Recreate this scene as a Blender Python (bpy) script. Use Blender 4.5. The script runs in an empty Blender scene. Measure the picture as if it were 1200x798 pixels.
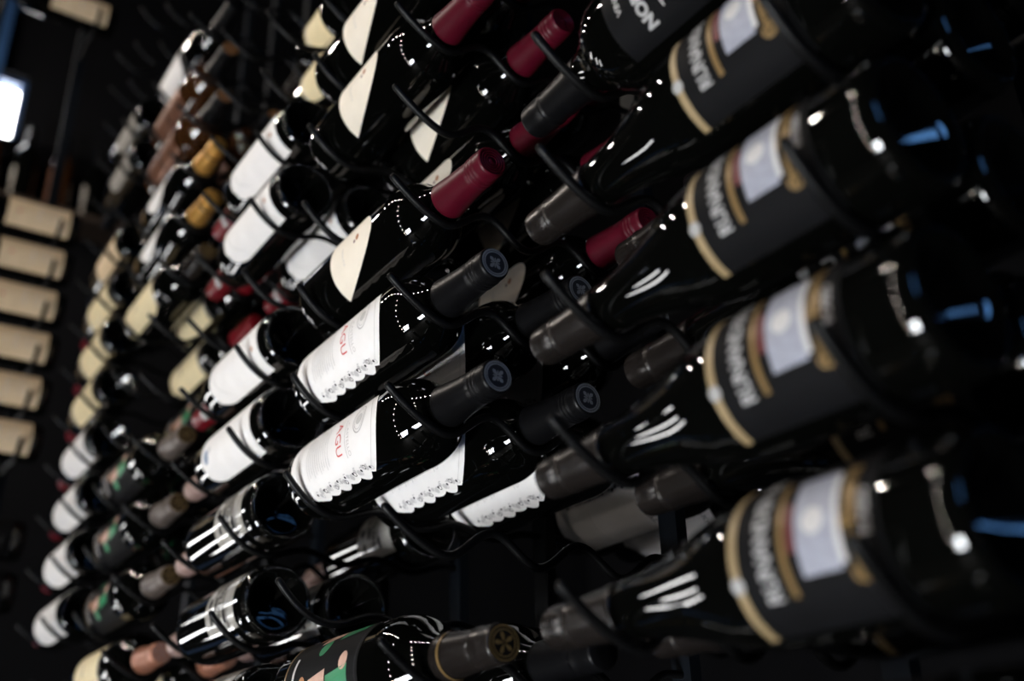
import bpy, bmesh, math, random
from math import sin, cos, pi, radians as rad
from mathutils import Matrix, Vector
random.seed(7)
sc = bpy.context.scene
COL = sc.collection

# ------------------------------------------------------------------ camera
CAM = Vector((0.6436, -0.3391, -0.3045))
yaw, pit, rol = 0.95436, 0.43975, -0.03068
F = Vector((-sin(yaw)*cos(pit), cos(yaw)*cos(pit), sin(pit)))
Rv = Vector((cos(yaw), sin(yaw), 0)); Uv = Rv.cross(F)
R2 = Rv*cos(rol) + Uv*sin(rol); U2 = Uv*cos(rol) - Rv*sin(rol)
cd = bpy.data.cameras.new('camera'); cam = bpy.data.objects.new('camera', cd); COL.objects.link(cam)
cam.matrix_world = Matrix(((R2.x, U2.x, -F.x, CAM.x), (R2.y, U2.y, -F.y, CAM.y), (R2.z, U2.z, -F.z, CAM.z), (0, 0, 0, 1)))
cd.sensor_width = 36; cd.lens = 36*1201.6/1200; cd.clip_start = 0.02
cd.dof.use_dof = True; cd.dof.focus_distance = 0.83; cd.dof.aperture_fstop = 3.0
sc.camera = cam

# ------------------------------------------------------------------ world, lights, exposure
w = bpy.data.worlds.new('night_room'); sc.world = w; w.use_nodes = True
w.node_tree.nodes['Background'].inputs[0].default_value = (0.5, 0.6, 0.8, 1)
w.node_tree.nodes['Background'].inputs[1].default_value = 0.001
vs = sc.view_settings
vs.view_transform = 'Standard'; vs.look = 'None'; vs.exposure = 0.48; vs.gamma = 1.0; vs.use_curve_mapping = False
CEIL = 1.95

def lamp(loc, power, radius, col):
    l = bpy.data.lights.new('downlight_glow', 'POINT'); l.energy = power; l.shadow_soft_size = radius; l.color = col
    o = bpy.data.objects.new('downlight_glow', l); o.location = loc; COL.objects.link(o); return o
WARM = (1.0, 0.90, 0.80)
TOP = 2.60
DOWN = [(-2.20+0.36*i, -0.86-0.122*i, CEIL-0.09) for i in range(7)]
STRING = [(-0.10, -1.78, 1.20-0.42*i) for i in range(8)]
for p in DOWN: lamp(p, 9.0, 0.022, WARM)
for p in STRING: lamp(p, 3.5, 0.020, WARM)

# daylight itself enters through the glowing panes of the windows built below

# ------------------------------------------------------------------ materials
MATS = {}
def mat(name, col, rough=0.5, metal=0.0, spec=0.5, coat=0.0, var=0.12, scale=60, bump=0.0, emit=None, estr=0):
    if name in MATS: return MATS[name]
    m = bpy.data.materials.new(name); m.use_nodes = True
    nt = m.node_tree; b = nt.nodes['Principled BSDF']
    tc = nt.nodes.new('ShaderNodeTexCoord'); nz = nt.nodes.new('ShaderNodeTexNoise'); nz.inputs['Scale'].default_value = scale
    nz.inputs['Detail'].default_value = 4
    nt.links.new(tc.outputs['Object'], nz.inputs['Vector'])
    rp = nt.nodes.new('ShaderNodeValToRGB')
    rp.color_ramp.elements[0].position = .3; rp.color_ramp.elements[1].position = .7
    rp.color_ramp.elements[0].color = tuple(c*(1-var) for c in col)+(1,)
    rp.color_ramp.elements[1].color = tuple(min(1, c*(1+var)) for c in col)+(1,)
    nt.links.new(nz.outputs['Fac'], rp.inputs['Fac']); nt.links.new(rp.outputs['Color'], b.inputs['Base Color'])
    b.inputs['Roughness'].default_value = rough; b.inputs['Metallic'].default_value = metal
    b.inputs['Specular IOR Level'].default_value = spec; b.inputs['Coat Weight'].default_value = coat
    b.inputs['Coat Roughness'].default_value = 0.05
    if bump:
        bp = nt.nodes.new('ShaderNodeBump'); bp.inputs['Strength'].default_value = bump; bp.inputs['Distance'].default_value = 0.0006
        nt.links.new(nz.outputs['Fac'], bp.inputs['Height']); nt.links.new(bp.outputs['Normal'], b.inputs['Normal'])
    if emit:
        b.inputs['Emission Color'].default_value = emit+(1,); b.inputs['Emission Strength'].default_value = estr
    MATS[name] = m; return m

GLASS = mat('bottle_glass', (0.0012, 0.0013, 0.0011), 0.025, spec=0.55, var=0.2, scale=12)
GLASS_G = mat('green_bottle_glass', (0.0025, 0.0048, 0.0022), 0.03, spec=0.55, var=0.2, scale=12)
GLASS_B = mat('brown_bottle_glass', (0.035, 0.013, 0.004), 0.03, spec=0.55, var=0.2, scale=12)
ROD = mat('black_rod_metal', (0.002, 0.002, 0.0022), 0.42, metal=0.0, scale=300, spec=0.18)
POST = mat('rack_post_metal', (0.003, 0.0045, 0.007), 0.5, spec=0.2)
WALLM = mat('dark_plaster', (0.004, 0.004, 0.0048), 0.9, spec=0.1, scale=8, bump=0.3)
FLOORM = mat('dark_floor', (0.02, 0.018, 0.016), 0.7, spec=0.2, scale=5)
WHITE = mat('white_label_paper', (0.80, 0.775, 0.755), 0.6, var=0.03, spec=0.25)
CREAM = mat('cream_label_paper', (0.80, 0.72, 0.60), 0.6, var=0.03, spec=0.25)
LCREAM = mat('yellow_cream_label_paper', (0.74, 0.62, 0.38), 0.6, var=0.05, spec=0.25)
TAN = mat('tan_label_paper', (0.66, 0.51, 0.33), 0.7, var=0.06, spec=0.2)
BEIGE = mat('beige_label_paper', (0.34, 0.32, 0.285), 0.5, coat=0.7, var=0.08, spec=0.25)
GREY = mat('grey_label_paper', (0.30, 0.28, 0.25), 0.6, var=0.08, spec=0.25)
CHAR = mat('charcoal_label_paper', (0.0045, 0.0045, 0.0052), 0.6, var=0.1, spec=0.08)
BLACKL = mat('black_label_paper', (0.003, 0.003, 0.0035), 0.6, var=0.1, spec=0.08)
BROWNL = mat('bronze_label_foil', (0.22, 0.10, 0.06), 0.35, metal=0.6, var=0.2)
GOLD = mat('gold_ink', (0.20, 0.125, 0.045), 0.4, metal=0.25, var=0.15)
PGOLD = mat('pale_gold_ink', (0.30, 0.22, 0.115), 0.45, metal=0.1, var=0.1)
INKW = mat('white_ink', (0.36, 0.355, 0.35), 0.5, var=0.04)
INKB = mat('dim_lit_white_ink', (0.28, 0.29, 0.34), 0.5, var=0.12, scale=220)  # white medallion; the nearest column's weaker, bluish light is put into its colour
INKG = mat('grey_ink', (0.52, 0.50, 0.49), 0.6)
INKLG = mat('light_grey_ink', (0.55, 0.535, 0.52), 0.6)
INKD = mat('dark_ink', (0.012, 0.012, 0.013), 0.6, spec=0.15)
INKR = mat('red_ink', (0.62, 0.10, 0.09), 0.5)
INKM = mat('maroon_ink', (0.11, 0.02, 0.022), 0.5)
INKBL = mat('slate_blue_ink', (0.22, 0.28, 0.38), 0.5)
INKO = mat('brown_stain_ink', (0.40, 0.17, 0.07), 0.6)
GREENI = mat('green_ink', (0.012, 0.20, 0.075), 0.4)
PINKI = mat('pink_ink', (0.55, 0.34, 0.26), 0.5)
BURG = mat('burgundy_capsule', (0.066, 0.002, 0.009), 0.4, var=0.1, spec=0.25)
REDC = mat('red_capsule', (0.13, 0.004, 0.008), 0.33, var=0.1)
BLKC = mat('black_capsule', (0.003, 0.003, 0.0035), 0.36, var=0.15, spec=0.17)
BRNC = mat('brown_capsule', (0.010, 0.008, 0.0072), 0.27, var=0.15, spec=0.4)
GOLDC = mat('gold_capsule', (0.72, 0.38, 0.09), 0.32, metal=0.7, var=0.1)
TAUPE = mat('taupe_capsule', (0.13, 0.105, 0.09), 0.38, metal=0.35, var=0.1)
COPPER = mat('copper_capsule', (0.42, 0.18, 0.11), 0.38, metal=0.5, var=0.12)
PINKC = mat('rose_capsule', (0.36, 0.24, 0.21), 0.4, metal=0.3, var=0.1)
SILV = mat('silver_emblem', (0.26, 0.27, 0.30), 0.35, metal=0.4)
NAVY = mat('navy_disc', (0.012, 0.014, 0.022), 0.4)

# ------------------------------------------------------------------ helpers
def mobj(name, me, parent=None):
    o = bpy.data.objects.new(name, me); COL.objects.link(o)
    if parent: o.parent = parent
    return o
def mesh_from(name, verts, faces, mats, idx=None, smooth=False):
    me = bpy.data.meshes.new(name); me.from_pydata(verts, [], faces)
    for m in mats: me.materials.append(m)
    if idx:
        for p, i in zip(me.polygons, idx): p.material_index = i
    if smooth:
        for p in me.polygons: p.use_smooth = True
    me.update(); return me
def lathe(name, prof, m, n=48, sharp=None):
    """profile of (s, r) turned about the local X axis"""
    V, Fc = [], []
    rings = []
    for s, r in prof:
        if r < 1e-6: V.append((s, 0, 0)); rings.append([len(V)-1])
        else:
            b = len(V)
            for k in range(n): a = 2*pi*k/n; V.append((s, -r*cos(a), r*sin(a)))
            rings.append(list(range(b, b+n)))
    for A, B in zip(rings, rings[1:]):
        for k in range(n):
            k2 = (k+1) % n
            if len(A) == 1 and len(B) == 1: continue
            if len(A) == 1: Fc.append((A[0], B[k2], B[k]))
            elif len(B) == 1: Fc.append((A[k], A[k2], B[0]))
            else: Fc.append((A[k], A[k2], B[k2], B[k]))
    me = mesh_from(name, V, Fc, [m], smooth=True)
    return me
def box_mesh(name, x0, x1, y0, y1, z0, z1, m):
    V = [(x, y, z) for x in (x0, x1) for y in (y0, y1) for z in (z0, z1)]
    Fc = [(0, 1, 3, 2), (4, 6, 7, 5), (0, 4, 5, 1), (2, 3, 7, 6), (0, 2, 6, 4), (1, 5, 7, 3)]
    return mesh_from(name, V, Fc, [m])
def struct(name, me, parent=None):
    o = mobj(name, me, parent)
    if not parent: o['kind'] = 'structure'
    return o
def tag(o, label, cat, group=None):
    o['label'] = label; o['category'] = cat
    if group: o['group'] = group
    return o

RB = 0.0375          # body radius
LEN = 0.302
def cyl(s, t, off=0.0): return (s, -(RB+off)*cos(t), (RB+off)*sin(t))

class Print:
    """patches laid on the body cylinder; s along the axis, t around it (0 = label centre)"""
    def __init__(self): self.V, self.F, self.I, self.M = [], [], [], []
    def mi(self, m):
        if m not in self.M: self.M.append(m)
        return self.M.index(m)
    def grid(self, sfun, ns, nt, m, off):
        b = len(self.V); i = self.mi(m)
        for a in range(ns+1):
            for c in range(nt+1):
                s, t = sfun(a/ns, c/nt); self.V.append(cyl(s, t, off))
        for a in range(ns):
            for c in range(nt):
                p = b+a*(nt+1)+c; self.F.append((p, p+nt+1, p+nt+2, p+1)); self.I.append(i)
    def rect(self, s0, s1, t0, t1, m, off=0.0007):
        nt = max(2, int(abs(t1-t0)/0.09))
        self.grid(lambda u, v: (s0+(s1-s0)*u, t0+(t1-t0)*v), 1, nt, m, off)
    def ring(self, s0, t0, r, wd, m, off=0.0007, n=28, asp=1.0):
        b = len(self.V); i = self.mi(m)
        for k in range(n):
            a = 2*pi*k/n
            for rr in (r, r-wd): self.V.append(cyl(s0+rr*cos(a)*asp, t0+rr*sin(a)/RB, off))
        for k in range(n):
            k2 = (k+1) % n; self.F.append((b+2*k, b+2*k2, b+2*k2+1, b+2*k+1)); self.I.append(i)
    def disc(self, s0, t0, r, m, off=0.0007, asp=1.0, n=14):
        b = len(self.V); i = self.mi(m); self.V.append(cyl(s0, t0, off))
        for q in (0.5, 1.0):
            for k in range(n):
                a = 2*pi*k/n; self.V.append(cyl(s0+r*q*cos(a)*asp, t0+r*q*sin(a)/RB, off))
        for k in range(n):
            k2 = (k+1) % n
            self.F.append((b, b+1+k, b+1+k2)); self.I.append(i)
            self.F.append((b+1+k, b+1+n+k, b+1+n+k2, b+1+k2)); self.I.append(i)
    def text(self, txt, s0, t0, size, m, off=0.0008, align='CENTER', squeeze=1.0, bold=0.0):
        cu = bpy.data.curves.new('letters', 'FONT'); cu.body = txt; cu.size = size; cu.align_x = align; cu.resolution_u = 3
        cu.offset = bold
        o = bpy.data.objects.new('letters', cu); COL.objects.link(o)
        bpy.context.view_layer.update()
        me = bpy.data.meshes.new_from_object(o)
        b = len(self.V); i = self.mi(m)
        for v in me.vertices: self.V.append(cyl(s0+v.co.y, t0-v.co.x*squeeze/RB, off))
        for p in me.polygons: self.F.append(tuple(b+k for k in p.vertices)); self.I.append(i)
        bpy.data.objects.remove(o); bpy.data.curves.remove(cu); bpy.data.meshes.remove(me)
    def mesh(self, name): return mesh_from(name, self.V, self.F, self.M, self.I)

def label_mesh(name, s0, s1, T, m, shape='rect', ns=26, nt=34, off=0.0004):
    """paper label; shape trims it: rect, round (neck corners), moon (domed towards the neck), scallop, tear"""
    P = Print()
    def f(u, v):
        s = s0+(s1-s0)*u; h = T
        if shape == 'round':
            e = max(0, (u-0.72)/0.28); h = T*(1-0.55*(1-math.sqrt(max(0, 1-e*e))))
        elif shape == 'moon': s = s0+(s1-s0)*u*cos(pi/2*0.998*(2*v-1))
        elif shape == 'scallop':
            h = T - 0.08 + 0.12*abs(sin(u*pi*5.2+0.3))**0.8 + 0.05*sin(u*17)*u
            q = abs(2*v-1); a, b = s0+0.034*q**4, s1-0.034*q**2
            s = a+(b-a)*u
        elif shape == 'tear': h = T*(sin(pi*min(1, u*1.02))**0.6)*(1-0.5*u)
        return s, h*(2*v-1)
    P.grid(f, ns if shape != 'scallop' else 60, nt, m, off)
    return P.mesh(name)

# ------------------------------------------------------------------ bottle meshes
BODY = [(0.0270, 0), (0.0262, 0.0022), (0.0240, 0.0050), (0.0150, 0.0145), (0.0060, 0.0240), (0.0025, 0.0275), (0.0008, 0.0297), (0, 0.0310), (0.0006, 0.0330),
        (0.0025, 0.0350), (0.0055, 0.0366), (0.0095, 0.0374), (0.013, RB), (0.06, RB), (0.12, RB), (0.181, RB), (0.1865, 0.0373), (0.192, 0.0366), (0.197, 0.0354),
        (0.202, 0.0334), (0.2065, 0.0307), (0.2105, 0.0276), (0.2145, 0.0244), (0.219, 0.0216), (0.2245, 0.0190), (0.231, 0.0171), (0.238, 0.0155), (0.26, 0.0135), (0.3, 0.0122), (0.3005, 0)]
BURGUNDY = BODY[:BODY.index((0.06, RB))]+[(0.10, RB), (0.118, 0.0374), (0.127, 0.0369), (0.136, 0.0359), (0.145, 0.0343), (0.154, 0.0321), (0.163, 0.0296), (0.172, 0.0271), (0.181, 0.0247),
        (0.190, 0.0225), (0.199, 0.0206), (0.208, 0.0191), (0.217, 0.0180), (0.226, 0.0173), (0.238, 0.0155), (0.26, 0.0135), (0.3, 0.0122), (0.3005, 0)]
def body_mesh(m, prof=None): return lathe('glass_body', prof or BODY, m, 64)
M_BODY = {'burgundy': body_mesh(GLASS, BURGUNDY), GLASS: body_mesh(GLASS), GLASS_G: body_mesh(GLASS_G), GLASS_B: body_mesh(GLASS_B)}
def knurl_mesh():
    V, Fc = [], []
    n = 56
    for k in range(n):
        a = 2*pi*k/n; r = 0.0325; c = Vector((0.0002, -r*cos(a), r*sin(a))); q = 0.00085
        b = len(V); tn = Vector((0, sin(a), cos(a))); rd = Vector((0, -cos(a), sin(a)))
        for d in (tn, rd, -tn, -rd): V.append(tuple(c+d*q*1.3))
        for d in (tn+rd, rd-tn, -tn-rd, tn-rd): V.append(tuple(c+d*q*0.6+Vector((-q, 0, 0))))
        V.append(tuple(c+Vector((-q*1.25, 0, 0))))
        o = [b, b+1, b+2, b+3]; i_ = [b+4, b+5, b+6, b+7]
        for j in range(4):
            j2 = (j+1) % 4
            Fc += [(o[j], i_[j], o[j2]), (o[j2], i_[j], i_[j2]), (i_[j], b+8, i_[j2])]
    return mesh_from('base_knurling', V, Fc, [GLASS], smooth=True)
M_KNURL = knurl_mesh()
def capsule_mesh(m, style='plain', s0=0.233):
    p = [(s0, 0.0150), (s0-0.0002, 0.0172), (s0+0.002, 0.0172), (s0+0.006, 0.0168), (0.250, 0.0156), (0.262, 0.0147), (0.2750, 0.0140)]
    if style == 'ridged':
        for k in range(3): s = 0.2800+0.0042*k; p += [(s, 0.0139), (s+0.0009, 0.0144), (s+0.0020, 0.0144), (s+0.0030, 0.0138)]
        p += [(0.2935, 0.0138), (0.2990, 0.0138), (0.3010, 0.0134), (0.3018, 0.0126)]
    else:
        p += [(0.2772, 0.0139), (0.2780, 0.0145), (0.2800, 0.0146), (0.2810, 0.0140), (0.2900, 0.0139), (0.2990, 0.0137), (0.3010, 0.0133), (0.3018, 0.0125)]
    r = 0.0122
    if style in ('rings', 'ridged'):
        while r > 0.0035: p += [(0.3020, r), (0.3020, r-0.0007), (0.3013, r-0.0010), (0.3013, r-0.0016)]; r -= 0.0024
    p += [(0.3018, 0.0030), (0.3018, 0)]
    return lathe('capsule', p, m, 40)
def top_emblem(inner, ink, kind='flower'):
    V, Fc, I = [], [], []
    def disc(r, s, mi, n=28):
        b = len(V); V.append((s, 0, 0))
        for k in range(n): V.append((s, -r*cos(2*pi*k/n), r*sin(2*pi*k/n)))
        for k in range(n): Fc.append((b, b+1+(k+1) % n, b+1+k)); I.append(mi)
    def ringo(r, wd, s, mi, n=32):
        b = len(V)
        for k in range(n):
            a = 2*pi*k/n
            for q in (r, r-wd): V.append((s, -q*cos(a), q*sin(a)))
        for k in range(n): k2 = (k+1) % n; Fc.append((b+2*k, b+2*k2, b+2*k2+1, b+2*k+1)); I.append(mi)
    def petal(a, r0, r1, wd, s, mi):
        b = len(V); d = Vector((0, -cos(a), sin(a))); n_ = Vector((0, sin(a), cos(a)))
        for rr, ww in ((r0, .15), (r0+(r1-r0)*.35, .7), (r0+(r1-r0)*.7, 1), (r1, .35)):
            for sg in (-1, 1): V.append(tuple(d*rr+n_*wd*ww*sg+Vector((s, 0, 0))))
        for j in range(3): Fc.append((b+2*j, b+2*j+1, b+2*j+3, b+2*j+2)); I.append(mi)
    disc(0.0138, 0.30215, 0)
    if kind == 'flower':
        ringo(0.0138, 0.0036, 0.3023, 1); ringo(0.0121, 0.0005, 0.30235, 0)
        for k in range(4): petal(pi/4+k*pi/2, 0.0006, 0.0072, 0.0019, 0.3024, 1)
        for k in range(4): petal(k*pi/2, 0.0006, 0.0050, 0.0008, 0.3024, 1)
    else:
        ringo(0.0136, 0.0012, 0.3023, 1); ringo(0.0106, 0.0010, 0.3023, 1)
        for k in range(5): petal(k*2*pi/5, 0.001, 0.0085, 0.0017, 0.3024, 1)
    V = [(x, y*0.87, z*0.87) for x, y, z in V]
    return mesh_from('capsule_emblem', V, Fc, [inner, ink], I)
def band_mesh(m, s0, s1, t0=-pi, t1=pi):
    V, Fc = [], []; n = 40
    for k in range(n+1):
        a = t0+(t1-t0)*k/n
        for s in (s0, s1):
            r = 0.0172-(s-0.233)*0.080+0.0007 if s < 0.27 else 0.0146; V.append((s, -r*cos(a), r*sin(a)))
    for k in range(n): Fc.append((2*k, 2*k+1, 2*k+3, 2*k+2))
    return mesh_from('capsule_band', V, Fc, [m], smooth=True)

KIND = {}
def kind(key, desc, glass, cap, style, lab=None, prints=None, emblem=None, band=None, tilt=10, extra=None):
    KIND[key] = dict(desc=desc, glass=M_BODY[glass], cap=capsule_mesh(cap, style), lab=lab, prints=prints, emblem=emblem, band=band, tilt=tilt, extra=extra)

# -- white scalloped label
P = Print()
for k in range(11): P.rect(0.052+0.0042*k, 0.0528+0.0042*k, -0.50+0.05*(k % 3), 0.62-0.07*(k % 2), INKLG)
for s in (0.030, 0.0325, 0.038): P.rect(s, s+0.0007, -0.80, 0.80, INKLG)
P.grid(lambda u, v: (0.1755-0.030*abs(2*v-1)**2+0.0008*u, (2*v-1)*1.0), 1, 40, INKLG, 0.0007)
P.text('AGU', 0.111, -0.40, 0.0148, INKR, align='RIGHT')
P.text('CASTELLO', 0.131, -0.1, 0.0062, INKG); P.rect(0.1275, 0.1283, -0.5, 0.4, INKG)
P.ring(0.152, 0.22, 0.0125, 0.0012, INKG, asp=.8); P.ring(0.152, 0.22, 0.0095, 0.0006, INKLG, asp=.8); P.disc(0.152, 0.22, 0.005, INKLG)
for sg in (-1, 1):
    for k in range(22):
        s = 0.052+0.0046*k; t = sg*(0.87+0.05*sin(k*1.9))
        P.disc(s, t, 0.0014+0.0008*((k*7) % 3), INKG if k % 3 else INKD, n=7)
        if k % 2: P.ring(s+0.002, t+0.03*sg, 0.0024, 0.0007, INKG if k % 4 == 1 else INKD, n=10)
        else: P.rect(s, s+0.0030, t-0.09*sg, t-0.06*sg, INKG)
kind('scallop', 'white scalloped-label wine bottle', GLASS, BLKC, 'ridged', label_mesh('label', 0.018, 0.184, 1.10, WHITE, 'scallop'), P.mesh('label_print'), top_emblem(NAVY, SILV), tilt=1)
# -- cream half moon label
P = Print()
P.disc(0.136, 0.0, 0.0032, INKO, n=9); P.disc(0.1305, -0.06, 0.0018, INKM, n=8)
P.text('TENUTA', 0.105, -0.20, 0.0046, INKG)
kind('moon', 'burgundy-capped wine bottle with cream half-moon label', GLASS, BURG, 'ridged', label_mesh('label', 0.080, 0.163, 1.20, CREAM, 'moon', ns=20, nt=48), P.mesh('label_print'), None, tilt=2)
# -- charcoal label with gold stripes
P = Print()
P.rect(0.1145, 0.1195, -1.25, 1.25, PGOLD); P.disc(0.117, 0.42, 0.004, INKW, off=0.001, n=9)
P.text('RUNANDER BEN', 0.0950, 0.72, 0.0125, INKW, squeeze=.78, bold=0.0003, align='LEFT'); P.rect(0.0860, 0.0895, -0.80, 0.70, GOLD)
P.rect(0.0805, 0.0845, -0.40, 0.20, INKM)
P.rect(0.0585, 0.0795, -0.72, 0.50, INKB); P.disc(0.069, -0.1, 0.006, INKLG, off=0.0012); P.rect(0.0555, 0.0585, -.66, .44, INKLG)
P.text('Gran Riserva', 0.0465, 0.0, 0.0125, GOLD, squeeze=.8, bold=0.0005); P.rect(0.0505, 0.0525, -0.7, 0.70, GOLD)
P.text('ROSSO', 0.0405, -0.05, 0.0070, INKLG, squeeze=.9)
kind('riserva', 'wine bottle with charcoal gold-striped label', 'burgundy', BRNC, 'plain', label_mesh('label', 0.036, 0.1195, 1.25, CHAR), P.mesh('label_print'), None, tilt=5)
# -- black NOBILE label
P = Print()
P.text('NOBILE', 0.141, 1.08, 0.0120, INKW, bold=0.0006, align='LEFT'); P.rect(0.130, 0.1312, -.9, .9, INKLG); P.text('VINO', 0.159, 0.3, 0.007, INKLG)
kind('nobile', 'wine bottle with black white-lettered label', GLASS, BLKC, 'plain', label_mesh('label', 0.030, 0.174, 1.35, CHAR), P.mesh('label_print'), None, tilt=2)
# -- white label, red capsule
P = Print()
P.grid(lambda u, v: (0.151-0.030*abs(2*v-1)**2.4+0.0012*u, (2*v-1)*0.98), 1, 40, INKLG, 0.0007)
P.disc(0.083, -0.15, 0.0016, INKG, n=8); P.text('CHIARO', 0.088, 0.05, 0.0034, INKLG); P.disc(0.035, 0.35, 0.0030, INKO, n=8)
kind('white', 'red-capped wine bottle with white label', GLASS, REDC, 'plain', label_mesh('label', 0.020, 0.165, 1.28, WHITE, 'round'), P.mesh('label_print'), None, band_mesh(INKW, 0.250, 0.262, -1.0, 1.2), tilt=6)
P = Print()
P.disc(0.150, 0.30, 0.0085, INKBL, asp=.8); P.disc(0.139, 0.15, 0.004, INKLG, n=9); P.text('LUNA', 0.08, 0.0, 0.004, INKLG)
kind('bluespot', 'white-label wine bottle with slate-blue mark', GLASS, PINKC, 'plain', label_mesh('label', 0.020, 0.165, 1.28, WHITE, 'round'), P.mesh('label_print'), None, tilt=6)
# -- beige label with dense print
P = Print()
P.text('VINO ROSSO', 0.054, 0.1, 0.0125, INKD, squeeze=.7, bold=0.0003); P.text('RISERVA', 0.046, 0.1, 0.0070, INKD)
for k in range(5): P.rect(0.030+0.003*k, 0.0307+0.003*k, -0.5, 0.7, INKG)
P.rect(0.066, 0.072, 0.05, 0.42, INKD); P.rect(0.078, 0.084, 0.5, 0.75, INKD); P.rect(0.044, 0.050, 0.45, 0.8, INKD); P.rect(0.088, 0.0895, -0.9, 0.9, INKG); P.disc(0.085, 0.15, 0.005, INKD); P.disc(0.085, -0.1, 0.004, INKG); P.rect(0.073, 0.078, -0.7, -0.1, INKD)
kind('dense', 'wine bottle with beige densely printed label', GLASS, PINKC, 'plain', label_mesh('label', 0.022, 0.098, 1.05, BEIGE), P.mesh('label_print'), None, tilt=18)
# -- dark label with green and pink picture, orange line
P = Print()
P.rect(0.033, 0.0352, -1.4, 1.4, GOLD); P.rect(0.160, 0.1620, -1.3, 1.3, INKD)
for t0 in (-0.45, 0.75):
    P.grid(lambda u, v: (0.112+0.036*u, t0+0.14*u+0.40*v), 3, 6, GREENI, 0.0007)
    P.grid(lambda u, v: (0.080+0.030*u, t0+0.15*u+0.40*v), 3, 6, PINKI, 0.0008)
    P.disc(0.094, t0-0.12, 0.008, GREENI); P.disc(0.140, t0+0.62, 0.007, PINKI); P.disc(0.068, t0+0.35, 0.006, INKO)
P.rect(0.048, 0.052, -.7, .5, INKG)
kind('green', 'dark-capped wine bottle with green-and-pink picture label', GLASS, BRNC, 'plain', label_mesh('label', 0.031, 0.165, 1.40, BLACKL), P.mesh('label_print'), top_emblem(BRNC, GOLD, 'star'), band_mesh(GOLD, 0.243, 0.2455), tilt=3)
# -- pale teardrop label, gold capsule
P = Print(); P.disc(0.10, 0.0, 0.006, INKLG); LOW = Print(); LOW.rect(0.03, 0.042, -.55, .55, GOLD)
kind('tear', 'gold-capped wine bottle with teardrop label', GLASS, GOLDC, 'plain', label_mesh('label', 0.062, 0.160, 0.95, WHITE, 'tear', ns=40), P.mesh('label_print'), None, band_mesh(BRNC, 0.2755, 0.2800), tilt=8, extra=LOW.mesh('lower_label'))
# -- yellow-cream label
P = Print(); P.rect(0.075, 0.0775, -.4, .1, INKD); P.text('CLASSICO', 0.06, 0.0, 0.006, INKG); P.rect(0.155, 0.157, -1.1, 1.1, INKG)
kind('cream', 'brown-capped wine bottle with pale yellow label', GLASS, BRNC, 'plain', label_mesh('label', 0.022, 0.162, 1.2, LCREAM, 'round'), P.mesh('label_print'), top_emblem(BRNC, GOLD, 'star'), tilt=6)
kind('creamred', 'red-capped wine bottle with pale yellow label', GLASS, REDC, 'plain', label_mesh('label', 0.022, 0.150, 1.2, LCREAM), KIND['cream']['prints'], None, tilt=6)
kind('copper', 'copper-capped wine bottle with pale yellow label', GLASS, COPPER, 'rings', label_mesh('label', 0.03, 0.150, 1.25, LCREAM), KIND['cream']['prints'], top_emblem(COPPER, PINKC, 'star'), tilt=15)
# -- bronze label
P = Print(); P.rect(0.09, 0.094, -1.0, 1.0, INKD)
kind('bronze', 'dark-capped wine bottle with bronze label', GLASS_B, BLKC, 'plain', label_mesh('label', 0.03, 0.160, 1.1, BROWNL), P.mesh('label_print'), top_emblem(COPPER, GOLDC, 'star'), tilt=8)
# -- grey label with dark stripe
P = Print(); P.rect(0.05, 0.06, -0.98, 0.98, INKD)
kind('grey', 'wine bottle with grey dark-striped label', GLASS, BLKC, 'plain', label_mesh('label', 0.025, 0.140, 1.0, GREY, 'round'), P.mesh('label_print'), None, tilt=8)
# -- tan label of the side rack
P = Print(); P.text('CHATEAU', 0.075, 0.05, 0.009, INKG); P.disc(0.118, 0.25, 0.003, INKR, n=8)
for k in range(4): P.rect(0.045+0.006*k, 0.0456+0.006*k, -0.5, 0.5, INKG)
kind('tan', 'wine bottle with tan label', GLASS, BLKC, 'plain', label_mesh('label', 0.020, 0.140, 1.15, TAN), P.mesh('label_print'), None, tilt=8)
# -- white label seen from below on the far side
P = Print()
P.text('LIOVAC', 0.152, 0.0, 0.0085, INKD)
for k in range(10): P.rect(0.040+0.0045*k, 0.0407+0.0045*k, -0.62, 0.62, INKG)
for s in (0.030, 0.034): P.rect(s, s+0.0007, -1.0, 1.0, INKG)
for sg in (-1, 1):
    for k in range(24): P.disc(0.040+0.0052*k, sg*(0.93+0.05*sin(k*1.9)), 0.0018+0.0008*((k*7) % 3), INKD, n=7)
kind('under', 'white ornate-label wine bottle lying in shade', GLASS, BLKC, 'ridged', label_mesh('label', 0.030, 0.166, 1.08, WHITE), P.mesh('label_print'), None, tilt=-52)

kind('pale', 'black-capped wine bottle with white label', GLASS, BLKC, 'plain', label_mesh('label', 0.022, 0.13, 1.1, WHITE, 'round'), KIND['white']['prints'], None, tilt=8)
GREENPRINT = KIND['green']['prints']
kind('greenpale', 'taupe-capped wine bottle with green-and-pink picture label', GLASS, TAUPE, 'plain', KIND['green']['lab'], GREENPRINT, top_emblem(BRNC, GOLD, 'star'), tilt=3)
kind('greenblack', 'black-capped wine bottle with green-and-pink picture label', GLASS, BLKC, 'plain', KIND['green']['lab'], GREENPRINT, None, tilt=3)
kind('plain', 'wine bottle with plain black label', GLASS, BLKC, 'plain', label_mesh('label', 0.022, 0.15, 1.2, BLACKL), None, None, tilt=10)

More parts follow.
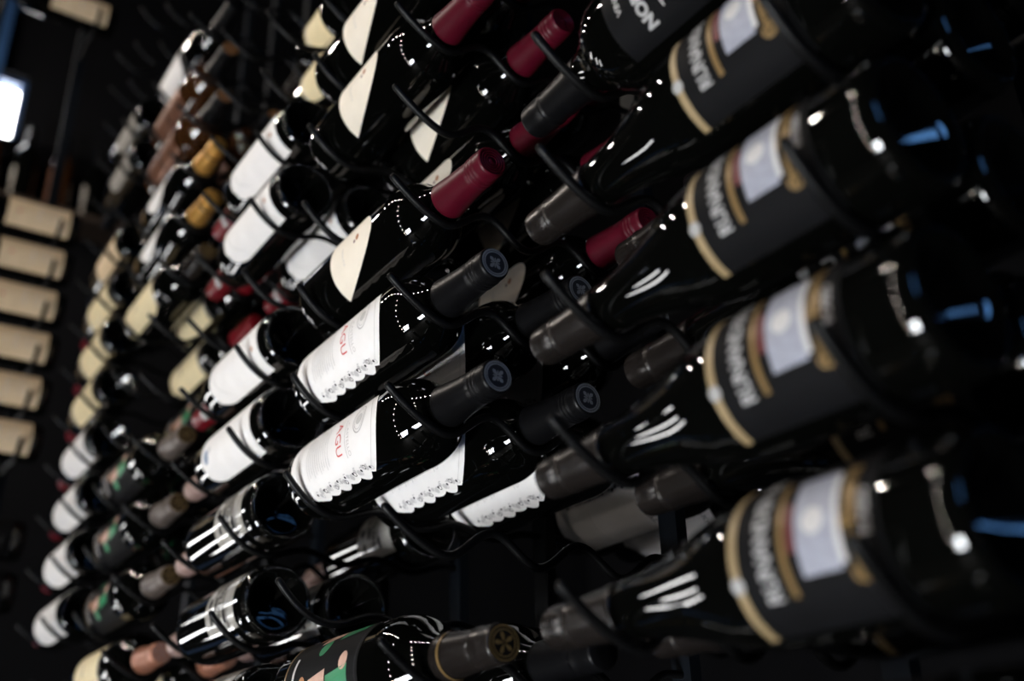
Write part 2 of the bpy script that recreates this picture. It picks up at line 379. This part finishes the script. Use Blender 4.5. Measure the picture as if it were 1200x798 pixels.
def bottle(k, base, rot, label, group):
    K = KIND[k]
    e = bpy.data.objects.new('wine_bottle', None); e.empty_display_size = 0.02; COL.objects.link(e)
    e.location = base; e.rotation_euler = rot; tag(e, label, 'bottle', group)
    g = mobj('glass_body', K['glass'], e); mobj('base_knurling', M_KNURL, g)
    c = mobj('capsule', K['cap'], e)
    if K['emblem']: mobj('capsule_emblem', K['emblem'], c)
    if K['band']: mobj('capsule_band', K['band'], c)
    if K['extra']: mobj('lower_label', K['extra'], e)
    l = mobj('label', K['lab'], e)
    if K['prints']: mobj('label_print', K['prints'], l)
    return e

# ------------------------------------------------------------------ room shell
FLOOR = -2.90
struct('floor', box_mesh('floor', -3.1, 2.5, -2.6, 2.4, FLOOR-0.1, FLOOR, FLOORM))
struct('ceiling', box_mesh('ceiling', -3.1, 2.5, -2.6, 2.4, TOP, TOP+0.1, WALLM))
# left wall: three long strip windows one above the other and a small one higher up
WX = -2.60
SKYG = mat('daylight_behind_glass', (0.8, 0.85, 0.9), 0.4, emit=(1.0, 0.98, 0.95), estr=13.0)
SKYB = mat('blue_daylight_behind_glass', (0.3, 0.5, 0.9), 0.4, emit=(0.16, 0.45, 1.0), estr=7.5)
SKYK = mat('bright_daylight_behind_glass', (0.8, 0.85, 0.9), 0.4, emit=(0.95, 0.98, 1.0), estr=64.0)
BLUEF = mat('blue_lit_frame', (0.03, 0.08, 0.19), 0.45)  # blue light falling on the post and frames is put into the base colour
def multi_box(name, boxes, m):
    V, Fc = [], []
    for (x0, x1, y0, y1, z0, z1) in boxes:
        b = len(V); V += [(x, y, z) for x in (x0, x1) for y in (y0, y1) for z in (z0, z1)]
        Fc += [tuple(b+i for i in f) for f in ((0, 1, 3, 2), (4, 6, 7, 5), (0, 4, 5, 1), (2, 3, 7, 6), (0, 2, 6, 4), (1, 5, 7, 3))]
    return mesh_from(name, V, Fc, [m])
def wall_with_holes(name, to3, a0, a1, b0, b1, holes, d0, d1):
    """a wall of boxes round rectangular holes; to3 maps (a, b, d) ranges to a box"""
    As = sorted({a0, a1}|{h[0] for h in holes}|{h[1] for h in holes}); Bs = sorted({b0, b1}|{h[2] for h in holes}|{h[3] for h in holes})
    bx = []
    for p, q in zip(As, As[1:]):
        for u, v in zip(Bs, Bs[1:]):
            if any(h[0] <= p and q <= h[1] and h[2] <= u and v <= h[3] for h in holes): continue
            bx.append(to3(p, q, u, v, d0, d1))
    struct(name, multi_box(name, bx, WALLM))
LW = [(-1.15, -0.50, 0.27, 0.42), (-1.15, -0.50, -0.42, -0.28), (-1.15, -0.50, -0.86, -0.72), (-0.19, -0.055, 1.82, 2.08)]
wall_with_holes('wall_left', lambda p, q, u, v, d0, d1: (d0, d1, p, q, u, v), -2.5, 2.3, FLOOR, TOP, LW, -2.75, WX)
FW = [(0.16, 1.06, -2.60, -1.72)]
wall_with_holes('wall_front', lambda p, q, u, v, d0, d1: (p, q, d0, d1, u, v), -3.1, 2.5, FLOOR, TOP, FW, -2.65, -2.5)
RW = [(-1.06, -0.72, 0.20, 1.10)]
wall_with_holes('wall_right', lambda p, q, u, v, d0, d1: (d0, d1, p, q, u, v), -2.5, 2.3, FLOOR, TOP, RW, 2.4, 2.55)
struct('wall_back', box_mesh('wall_back', -3.1, 2.5, 2.3, 2.4, FLOOR, TOP, WALLM))
def window(n, to3, h, glow, bars=()):
    a0, a1, b0, b1 = h
    e = bpy.data.objects.new('window_%d' % n, None); e['kind'] = 'structure'; COL.objects.link(e)
    mobj('window_pane', box_mesh('window_pane', *to3(a0, a1, b0, b1, 0.09, 0.10), glow), e)
    f = 0.018
    for r in ((a0, a0+f, b0, b1), (a1-f, a1, b0, b1), (a0+f, a1-f, b0, b0+f), (a0+f, a1-f, b1-f, b1)):
        mobj('window_frame', box_mesh('window_frame', *to3(*r, 0.03, 0.08), BLUEF), e)
    for r in bars: mobj('glazing_bar', box_mesh('glazing_bar', *to3(*r, 0.03, 0.08), BLUEF), e)
    return e
for i, h in enumerate(LW): window(i+1, lambda p, q, u, v, d, d2: (WX-d2, WX-d, p, q, u, v), h, SKYG)
window(5, lambda p, q, u, v, d, d2: (p, q, -2.5-d2, -2.5-d, u, v), FW[0], SKYK, [(0.59, 0.63, -2.58, -1.74), (0.178, 0.59, -2.18, -2.15), (0.63, 1.042, -2.18, -2.15)])
window(6, lambda p, q, u, v, d, d2: (2.4+d, 2.4+d2, p, q, u, v), RW[0], SKYB, [(-0.94, -0.84, 0.22, 1.08)])
struct('trim_1', box_mesh('trim_1', WX, WX+0.05, -0.30, -0.148, FLOOR, TOP, BLUEF))

# ------------------------------------------------------------------ racks
PIT, DP = 0.095, 0.0843
AX = -0.0076; Y0 = 0.0513; PY = 0.283
RR = 0.0034
def sweep(name, pts, r, m, n=8):
    V, Fc = [], []
    pts = [Vector(p) for p in pts]
    # rounded tip
    d0 = (pts[0]-pts[1]).normalized()
    ring_pts = [(pts[0]+d0*r*0.95, r*0.30), (pts[0]+d0*r*0.7, r*0.75)]+[(p, r) for p in pts]
    for i, (p, rr) in enumerate(ring_pts):
        j = max(0, min(len(pts)-1, i-2)); a = pts[max(0, j-1)]; b = pts[min(len(pts)-1, j+1)]
        d = (b-a).normalized(); sx = Vector((1, 0, 0)); up = sx.cross(d).normalized()
        for k in range(n): q = 2*pi*k/n; V.append(tuple(p+sx*rr*cos(q)+up*rr*sin(q)))
    N = len(ring_pts)
    for i in range(N-1):
        for k in range(n): k2 = (k+1) % n; Fc.append((i*n+k, i*n+k2, (i+1)*n+k2, (i+1)*n+k))
    Fc.append(tuple(range(n-1, -1, -1))); Fc.append(tuple((N-1)*n+k for k in range(n)))
    return mesh_from(name, V, Fc, [m], smooth=True)
def rod_path(kindr):
    pts = []
    dip, amp, tip = (-0.0224, 0.022, 0.0076) if kindr == 'neck' else (-RB-RR-0.0013, 0.010, -0.0097)
    N = 60
    for i in range(N+1):
        y = 0.0+(PY-0.004)*i/N
        if y < Y0:
            u = (Y0-y)/Y0
            z = dip+(tip-dip)*(u**1.5 if kindr == 'neck' else u*u)
        else:
            ph = (y-Y0)/DP
            if ph < 2.5: z = dip+amp*(1-cos(2*pi*ph))/2
            else: z = dip+amp
        pts.append((0, y, z))
    return pts
M_ROD = {k: sweep('support_rod', rod_path(k), RR, ROD) for k in ('neck', 'base')}
M_ROD_BACK = {k: sweep('support_rod', [(x, 2*PY-y, z) for x, y, z in rod_path(k)], RR, ROD) for k in ('neck', 'base')}

# columns: x of neck rod, x of base rod, direction of neck, x of bottle base
COLS = {
 0: dict(nr=0.2041, br=0.393, d=-1, base=0.433, rows=range(-3, 4), name='nearest column', dy=0, dz=0),
 1: dict(nr=0.0, br=-0.189, d=1, base=-0.229, rows=range(-3, 8), name='second column', dy=0, dz=0),
 2: dict(nr=-0.5426, br=-0.3536, d=-1, base=-0.3136, rows=range(-3, 11), name='third column', dy=0, dz=0),
 3: dict(nr=-0.7467, br=-0.9357, d=1, base=-0.9757, rows=range(-3, 14), name='fourth column', dy=0, dz=0),
 4: dict(nr=-1.2893, br=-1.1003, d=-1, base=-1.0603, rows=range(-3, 14), name='farthest column', dy=-0.012, dz=0.02),
}
ordname = ['nearest', 'second nearest', 'middle', 'second farthest', 'farthest']
RAISE = {}
for c, C in COLS.items():
    rk = bpy.data.objects.new('wine_rack', None); COL.objects.link(rk); rk.location = ((C['nr']+C['br'])/2, PY+C['dy'], FLOOR)
    tag(rk, 'black metal wire wine rack, %s of five racks in the long row' % ordname[c], 'wine rack', 'wine racks in the long row')
    for x in (C['nr'], C['br']):
        mobj('post', box_mesh('post', x-0.011-rk.location.x, x+0.011-rk.location.x, -0.006, 0.006, 0, TOP-FLOOR, POST), rk)
    xm = 0
    x0, x1 = sorted((C['nr'], C['br']))
    mobj('foot_bar', box_mesh('foot_bar', x0-0.03-rk.location.x, x1+0.03-rk.location.x, -0.05, 0.05, 0, 0.02, POST), rk)
    for r in C['rows']:
        for kd, x in (('neck', C['nr']), ('base', C['br'])):
            o = mobj('support_rod', M_ROD[kd], rk); o.location = (x-rk.location.x, -PY, PIT*r+AX+C['dz']-FLOOR)
            if c == 1 and r in (-1, 0, 1):
                o = mobj('support_rod', M_ROD_BACK[kd], rk); o.location = (x-rk.location.x, -PY, PIT*r+AX-FLOOR)

# what lies in each column: row -> kinds front to back (None = empty place)
LAY = {
 0: {2: ['nobile', 'nobile', 'nobile'], 1: ['riserva', 'riserva', None], 0: ['riserva', 'riserva', None], -1: ['riserva', 'riserva', None], -2: ['riserva', 'riserva', None], -3: ['riserva', 'riserva', None]},
 1: {6: ['moon', None, None], 5: ['moon', 'moon', None], 4: ['moon', 'moon', 'moon'], 3: [None, 'moon', 'moon'], 2: ['moon', None, 'moon'], 1: ['scallop', 'scallop', 'scallop'],
     0: ['scallop', 'scallop', 'scallop', 'under', 'under'], -1: [None, None, None], -2: ['green', 'greenblack', None], -3: ['green', None, None]},
 2: {8: [None, 'cream', None], 7: [None, 'cream', 'cream'], 6: [None, None, None], 5: ['white', 'plain', None], 4: ['white', 'white', None], 3: [None, None, None], 2: ['white', 'white', None],
     1: ['bluespot', 'bluespot', None], 0: ['dense', None, 'dense'], -1: ['dense', 'dense', None], -2: ['dense', 'dense', None]},
 3: {10: ['pale', None], 9: ['bronze', None], 8: ['bronze', 'bronze'], 7: ['tear', 'tear'], 6: ['tear', 'tear'], 5: ['cream', 'creamred', 'creamred'], 4: [None, 'creamred', 'creamred'], 3: [None, 'greenpale', None],
     2: ['greenpale', 'greenpale'], 1: ['greenpale', 'greenpale'], 0: ['greenpale', None], -1: ['copper', 'copper']},
 4: {10: ['grey'], 9: ['grey'], 7: ['tan', 'cream'], 6: ['creamred', 'cream'], 5: ['creamred', None], 4: ['creamred', None], 3: ['white', None], 2: ['white', None], 1: ['white', None], 0: ['white', None]},
}
DEPTH = ['front', 'second-deep', 'third-deep', 'fourth-deep', 'fifth-deep']
ORD = ['first', 'second', 'third', 'fourth', 'fifth', 'sixth', 'seventh', 'eighth', 'ninth', 'tenth', 'eleventh', 'twelfth']
for c, rows in LAY.items():
    C = COLS[c]; count = {}
    for r in sorted(rows, reverse=True):
        for k, kd in enumerate(rows[r]):
            if not kd: continue
            n = count.get(k, 0); count[k] = n+1
            y = Y0+DP*k if k < 3 else 2*PY-(Y0+DP*(5-k))
            tl = KIND[kd]['tilt']+random.uniform(-4, 4)*(0 if c in (0, 1) and k == 0 else 1)
            rot = (rad(-tl), 0, 0) if C['d'] > 0 else (rad(tl), pi, 0)
            lab = '%s, %s, %s from top in %s' % (KIND[kd]['desc'], DEPTH[k], ORD[n], C['name'])
            bottle(kd, (C['base'], y+C['dy'], PIT*r+AX+C['dz']), rot, lab, 'bottles lying in the long rack')

# ------------------------------------------------------------------ side rack across the corner
SX = -1.405; SYB = -0.012
rk = bpy.data.objects.new('wine_rack', None); COL.objects.link(rk); rk.location = (SX-0.13, SYB-0.13, FLOOR)
tag(rk, 'black metal wine rack across the corner holding the tan-label bottles', 'wine rack')
def side_rod(kd):
    pts = []
    dip, amp, tip = (-0.0224, 0.022, 0.0076) if kd == 'neck' else (-RB-RR-0.0013, 0.010, -0.0097)
    for i in range(31):
        x = -0.12+(0.0513+0.12)*i/30
        z = dip+(tip-dip)*((x/0.0513)**(1.5 if kd == 'neck' else 2)) if x > 0 else dip+amp*min(1, (-x/0.04)**2 if x > -0.04 else 1)
        pts.append((x, 0, z))
    pts.reverse()
    V = sweep('support_rod', [(0, -p[0], p[2]) for p in pts], RR, ROD)      # built along -Y then turned
    V.transform(Matrix.Rotation(pi/2, 4, 'Z')); return V
M_SROD = {k: side_rod(k) for k in ('neck', 'base')}
SZ0 = 0.475
sy = {'base': SYB-0.040, 'neck': SYB-0.229}
for kd, y in sy.items():
    mobj('post', box_mesh('post', -0.006, 0.006, y-0.011-rk.location.y, y+0.011-rk.location.y, 0, TOP-FLOOR, POST), rk)
mobj('foot_bar', box_mesh('foot_bar', -0.05, 0.05, sy['neck']-0.03-rk.location.y, sy['base']+0.03-rk.location.y, 0, 0.02, POST), rk)
srows = list(range(-1, 4+1))+[10]
n = 0
for i in [-6, -4, -3, -1, 0, 1, 2, 3, 4, 10]:
    z = SZ0+PIT*i
    for kd, y in sy.items():
        o = mobj('support_rod', M_SROD[kd], rk); o.location = (SX-rk.location.x, y-rk.location.y, z-FLOOR)
for n, i in enumerate((-3, -4, -6)):
    bottle('plain', (SX, SYB, SZ0+PIT*i), (rad(8), pi, pi/2), '%s of three black-label wine bottles low in the corner rack' % ['uppermost', 'middle', 'lowest'][n], 'black-label bottles in the corner rack')
side = sorted([-1, 0, 1, 2, 3, 4, 10], reverse=True)
for n, i in enumerate(side):
    if i == 10: lab = 'lone tan-label wine bottle lying high in the corner rack'
    else: lab = 'tan-label wine bottle, %s from top of the six stacked across the corner' % ORD[n-1]
    bottle('tan', (SX, SYB, SZ0+PIT*i), (rad(KIND['tan']['tilt']), pi, pi/2), lab, 'tan-label bottles in the corner rack')

# ------------------------------------------------------------------ ceiling downlights (real fittings round the lamps)
CAN = mat('black_lamp_can', (0.02, 0.02, 0.02), 0.5)
def can_mesh():
    me = lathe('lamp_can', [(0.0, 0.030), (0.10, 0.036), (0.10, 0.039), (-0.004, 0.033), (-0.004, 0.0)], CAN, 20)
    return me
M_CAN = can_mesh()
e = bpy.data.objects.new('light_track', None); e.location = (-1.2, -1.2, TOP); COL.objects.link(e)
tag(e, 'black ceiling track carrying small warm downlights', 'light track')
a, b = Vector(DOWN[0])-e.location, Vector(DOWN[-1])-e.location
tb = mobj('track_bar', box_mesh('track_bar', 0, (b-a).length+0.2, -0.02, 0.02, CEIL+0.02-TOP, CEIL+0.05-TOP, CAN), e)
dr = (b-a).normalized(); tb.location = (a.x-dr.x*0.1, a.y-dr.y*0.1, 0); tb.rotation_euler = (0, 0, math.atan2(dr.y, dr.x))
for q in (a, b): mobj('hanger', box_mesh('hanger', q.x-0.008, q.x+0.008, q.y-0.008, q.y+0.008, CEIL+0.05-TOP, 0, CAN), e)
for p in DOWN:
    o = mobj('lamp_can', M_CAN, e); o.location = (p[0]-e.location.x, p[1]-e.location.y, CEIL+0.02-TOP); o.rotation_euler = (0, pi/2, 0)
e = bpy.data.objects.new('string_light', None); e.location = (-0.10, -1.78, TOP); COL.objects.link(e)
tag(e, 'vertical string of small warm bulbs hanging from the ceiling', 'string light')
mobj('cable', box_mesh('cable', 0.026, 0.030, -0.002, 0.002, STRING[-1][2]-TOP, 0, CAN), e)
for p in STRING: mobj('socket', box_mesh('socket', 0.018, 0.034, -0.008, 0.008, p[2]-0.008-TOP, p[2]+0.008-TOP, CAN), e)

# ------------------------------------------------------------------ wall shelf with standing bottles, far left
WOOD = mat('dark_shelf_wood', (0.03, 0.02, 0.014), 0.5, scale=25)
sh = bpy.data.objects.new('wall_shelf', None); sh.location = (WX, 0.12, 1.53); COL.objects.link(sh)
tag(sh, 'dark wooden wall shelf holding standing bottles at the far left', 'shelf')
mobj('board', box_mesh('board', 0.0, 0.14, -0.33, 0.30, -0.02, 0.0, WOOD), sh)
for y in (-0.26, 0.22): mobj('bracket', box_mesh('bracket', 0.0, 0.11, y-0.01, y+0.01, -0.09, -0.02, ROD), sh)
for n, y in enumerate((-0.13, -0.02, 0.09, 0.20)):
    bottle('bronze' if n % 2 == 0 else 'grey', (WX+0.075, y, 1.5305), (0, -pi/2, -0.3), '%s of the four bottles standing upright on the wall shelf' % ['leftmost', 'second from left', 'third from left', 'rightmost'][n], 'bottles standing on the wall shelf')
